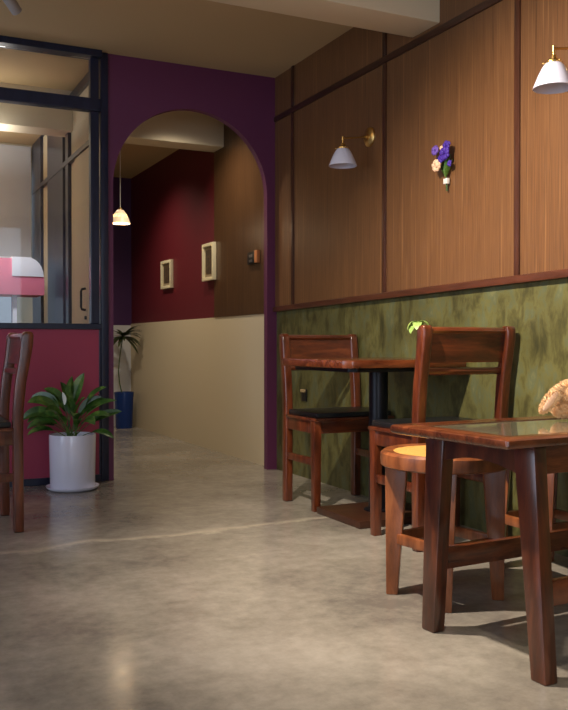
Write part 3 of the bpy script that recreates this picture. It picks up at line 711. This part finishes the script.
# ------------------------------------------------------------ bouquet on the wall
bq = thing('flower_bouquet', 'small bunch of purple and peach flowers fixed to the wood wall', 'flowers', (XW-0.015, 3.338, 1.652)); bq.scale = (1.15, 1.2, 1.12)
rb = random.Random(9)
for k in range(9):
    a = (k-4)/4
    MB().tube([(-0.010, 0.004*a, -0.10 + 0.006*(k%3)), (-0.012, 0.003*a, -0.05), (-0.016, -0.018*a, 0.0), (-0.018, -0.035*a, 0.045)], 0.0016, 6).build('stem', M['stemgreen'], bq)
MB().box((-0.020, -0.0115, -0.072), (-0.004, 0.0115, -0.048), 0.004).build('ribbon', M['paper'], bq)
def bloom(c, r, n, name, mat, lab=None):
    mb = MB()
    for k in range(n):
        a = 2*PI*k/n*1.618; e = rb.uniform(-.6, .9)
        d = Vector((-0.6*rb.random()-0.2, math.cos(a), math.sin(a)+0.2*e)).normalized()
        mb.ball(Vector(c)+d*r*0.6, r*0.45, 2, (0.6, 1, 0.8), Euler((a, 0, 0)))
    o = mb.build(name, mat, bq)
    if lab: o['label'] = lab
# local +y is away from the camera, so it shows to the left
for c, r, m, l in (((-0.03, -0.022, 0.048), 0.030, 'violet', 'violet bloom'), ((-0.03, -0.03, 0.078), 0.022, 'violet', 'violet bloom'), ((-0.03, 0.008, 0.030), 0.020, 'violet', 'violet bloom'),
                   ((-0.028, 0.046, 0.074), 0.022, 'lilac', 'lilac bloom'), ((-0.025, -0.040, 0.005), 0.014, 'violet', 'violet bloom'),
                   ((-0.034, 0.030, 0.008), 0.027, 'peach', 'peach bloom'), ((-0.026, 0.012, 0.078), 0.010, 'peach', 'peach bloom')):
    bloom(c, r, 14, 'bloom', M[m], l)
for a in (-0.5, -0.2, 0.2, 0.5, 0.8):
    leaf_mesh((-0.016, 0, -0.045), (-0.12, -a, 1.1), None, 0.085, 0.016, 0.2, 0.2, 5).build('leaf', M['leaf'], bq)

# ------------------------------------------------------------ hallway pictures, control panel, pendant
def picture(y0, y1, z0, z1, label):
    t = thing('framed_picture', label, 'picture', (XW-(0.021 if y0 < 6.34 else 0.007), (y0+y1)/2, z0), group=None)
    w_, h_ = (y1-y0)/2, z1-z0; d = 0.030; f = 0.026
    mb = MB()
    mb.box((-d, -w_, 0), (0, -w_+f, h_), 0.003); mb.box((-d, w_-f, 0), (0, w_, h_), 0.003)
    mb.box((-d, -w_+f, 0), (0, w_-f, f), 0.003); mb.box((-d, -w_+f, h_-f), (0, w_-f, h_), 0.003)
    mb.build('frame', M['frameivory'], t)
    MB().box((-0.010, -w_+f, f), (-0.003, w_-f, h_-f)).build('mount', M['mat'], t)
    MB().box((-0.013, -w_+f+0.02, f+0.025), (-0.0102, w_-f-0.02, h_-f-0.025)).build('print', M['art'], t)
picture(7.36, 7.64, 1.325, 1.575, 'small ivory-framed picture on the dark red hallway wall, farther of the two')
picture(6.29, 6.53, 1.325, 1.615, 'larger ivory-framed picture nearest the wood panel in the hallway')
cp = thing('wall_control_panel', 'small black switch panel with an orange wood block on the hallway wood panel', 'switch', (XW-0.021, 5.535, 1.385))
MB().box((-0.020, -0.02, 0), (0, 0.11, 0.085), 0.003).build('switch_plate', M['darkplastic'], cp)
for zz in (0.02, 0.055):
    MB().box((-0.025, 0.02, zz-0.008), (-0.0195, 0.07, zz+0.010), 0.002).build('button', M['steel'], cp)
MB().box((-0.024, -0.065, 0.002), (0, -0.021, 0.088), 0.003).build('wood_block', M['lightwood'], cp)
pd = thing('pendant_lamp', 'glowing white dome pendant lamp hanging in the hallway', 'pendant lamp', (1.762, 6.52, 2.51))
MB().lathe([(0, 0), (0.045, 0), (0.04, -0.02), (0, -0.024)], n=24).build('ceiling_rose', M['shade'], pd)
MB().tube([(0, 0, -0.02), (0, 0, -0.655)], 0.003, 8).build('cord', M['paper'], pd)
MB().lathe([(0, -0.645), (0.014, -0.650), (0.016, -0.665), (0, -0.667)], n=20).build('lamp_holder', M['brass'], pd)
MB().lathe([(0.006, -0.660), (0.026, -0.668), (0.046, -0.695), (0.061, -0.725), (0.072, -0.757), (0.076, -0.768), (0.073, -0.768), (0.069, -0.752), (0.062, -0.727), (0.048, -0.699), (0.028, -0.673), (0.006, -0.666)], n=40, closed=True).build('lamp_shade', M['opal'], pd)
MB().ball((0, 0, -0.715), 0.024, 3).build('bulb', M['lampglow'], pd)
light('POINT', 'pendant_light', (1.762, 6.52, 1.725), 1.5, WARM, shadow_soft_size=0.03)

# small socket low on the green wall beside the arch
so = thing('wall_socket', 'tiny tan and black socket on the green wall behind the far chair', 'socket', (XW-0.001, 4.83, 0.475))
MB().box((-0.012, -0.03, 0), (0, 0.03, 0.075), 0.003).build('socket_plate', M['darkplastic'], so)
MB().box((-0.022, -0.028, 0.056), (-0.008, 0.028, 0.074), 0.004).build('plug', M['socket'], so)

# ------------------------------------------------------------ track spotlights
struct('lighting_track', MB().box((0.585, 0.6, ZC-0.022), (0.620, 3.41, ZC-0.0005), 0.002), M['trackwhite'])
def spotfix(a, b, label, mount):
    a, b = Vector(a), Vector(b)
    t = thing('ceiling_spotlight', label, 'spotlight', (mount[0], mount[1], ZC-0.001 - (0.022 if mount[2] else 0)), group='grey cylinder spotlights under the ceiling')
    o = t.location
    d = (b-a).normalized(); q = d.to_track_quat('Z', 'Y').to_matrix().to_4x4()
    L = (b-a).length
    MB().lathe([(0, 0), (0.022, 0), (0.026, 0.006), (0.026, L), (0.023, L), (0.023, L-0.015), (0, L-0.015)], n=28).xf(Matrix.Translation(a-o) @ q).build('lamp_housing', M['trackwhite'], t)
    MB().lathe([(0, L-0.0145), (0.0225, L-0.0145), (0.0225, L-0.013), (0, L-0.011)], n=24).xf(Matrix.Translation(a-o) @ q).build('lamp_face', M['lampglow'], t)
    c = a.lerp(b, 0.35) - o
    MB().tube([(0, 0, 0), (0, 0, -0.03), (c.x, c.y, c.z)], 0.007, 10).build('bracket', M['trackwhite'], t)
    MB().box((-0.016, -0.04, -0.016), (0.016, 0.04, 0), 0.003).build('mounting_block', M['trackwhite'], t)
spotfix((0.565, 4.18, 2.475), (0.662, 4.275, 2.395), 'grey cylinder spotlight hanging from the ceiling at the upper left corner', (0.62, 4.22, 0))
spotfix((0.605, 2.44, 2.50), (0.655, 2.445, 2.395), 'grey cylinder spotlight on the track nearer the camera, outside the photo', (0.602, 2.44, 1))
spotfix((0.605, 0.96, 2.50), (0.655, 0.995, 2.395), 'grey cylinder spotlight at the near end of the track, outside the photo', (0.602, 0.96, 1))
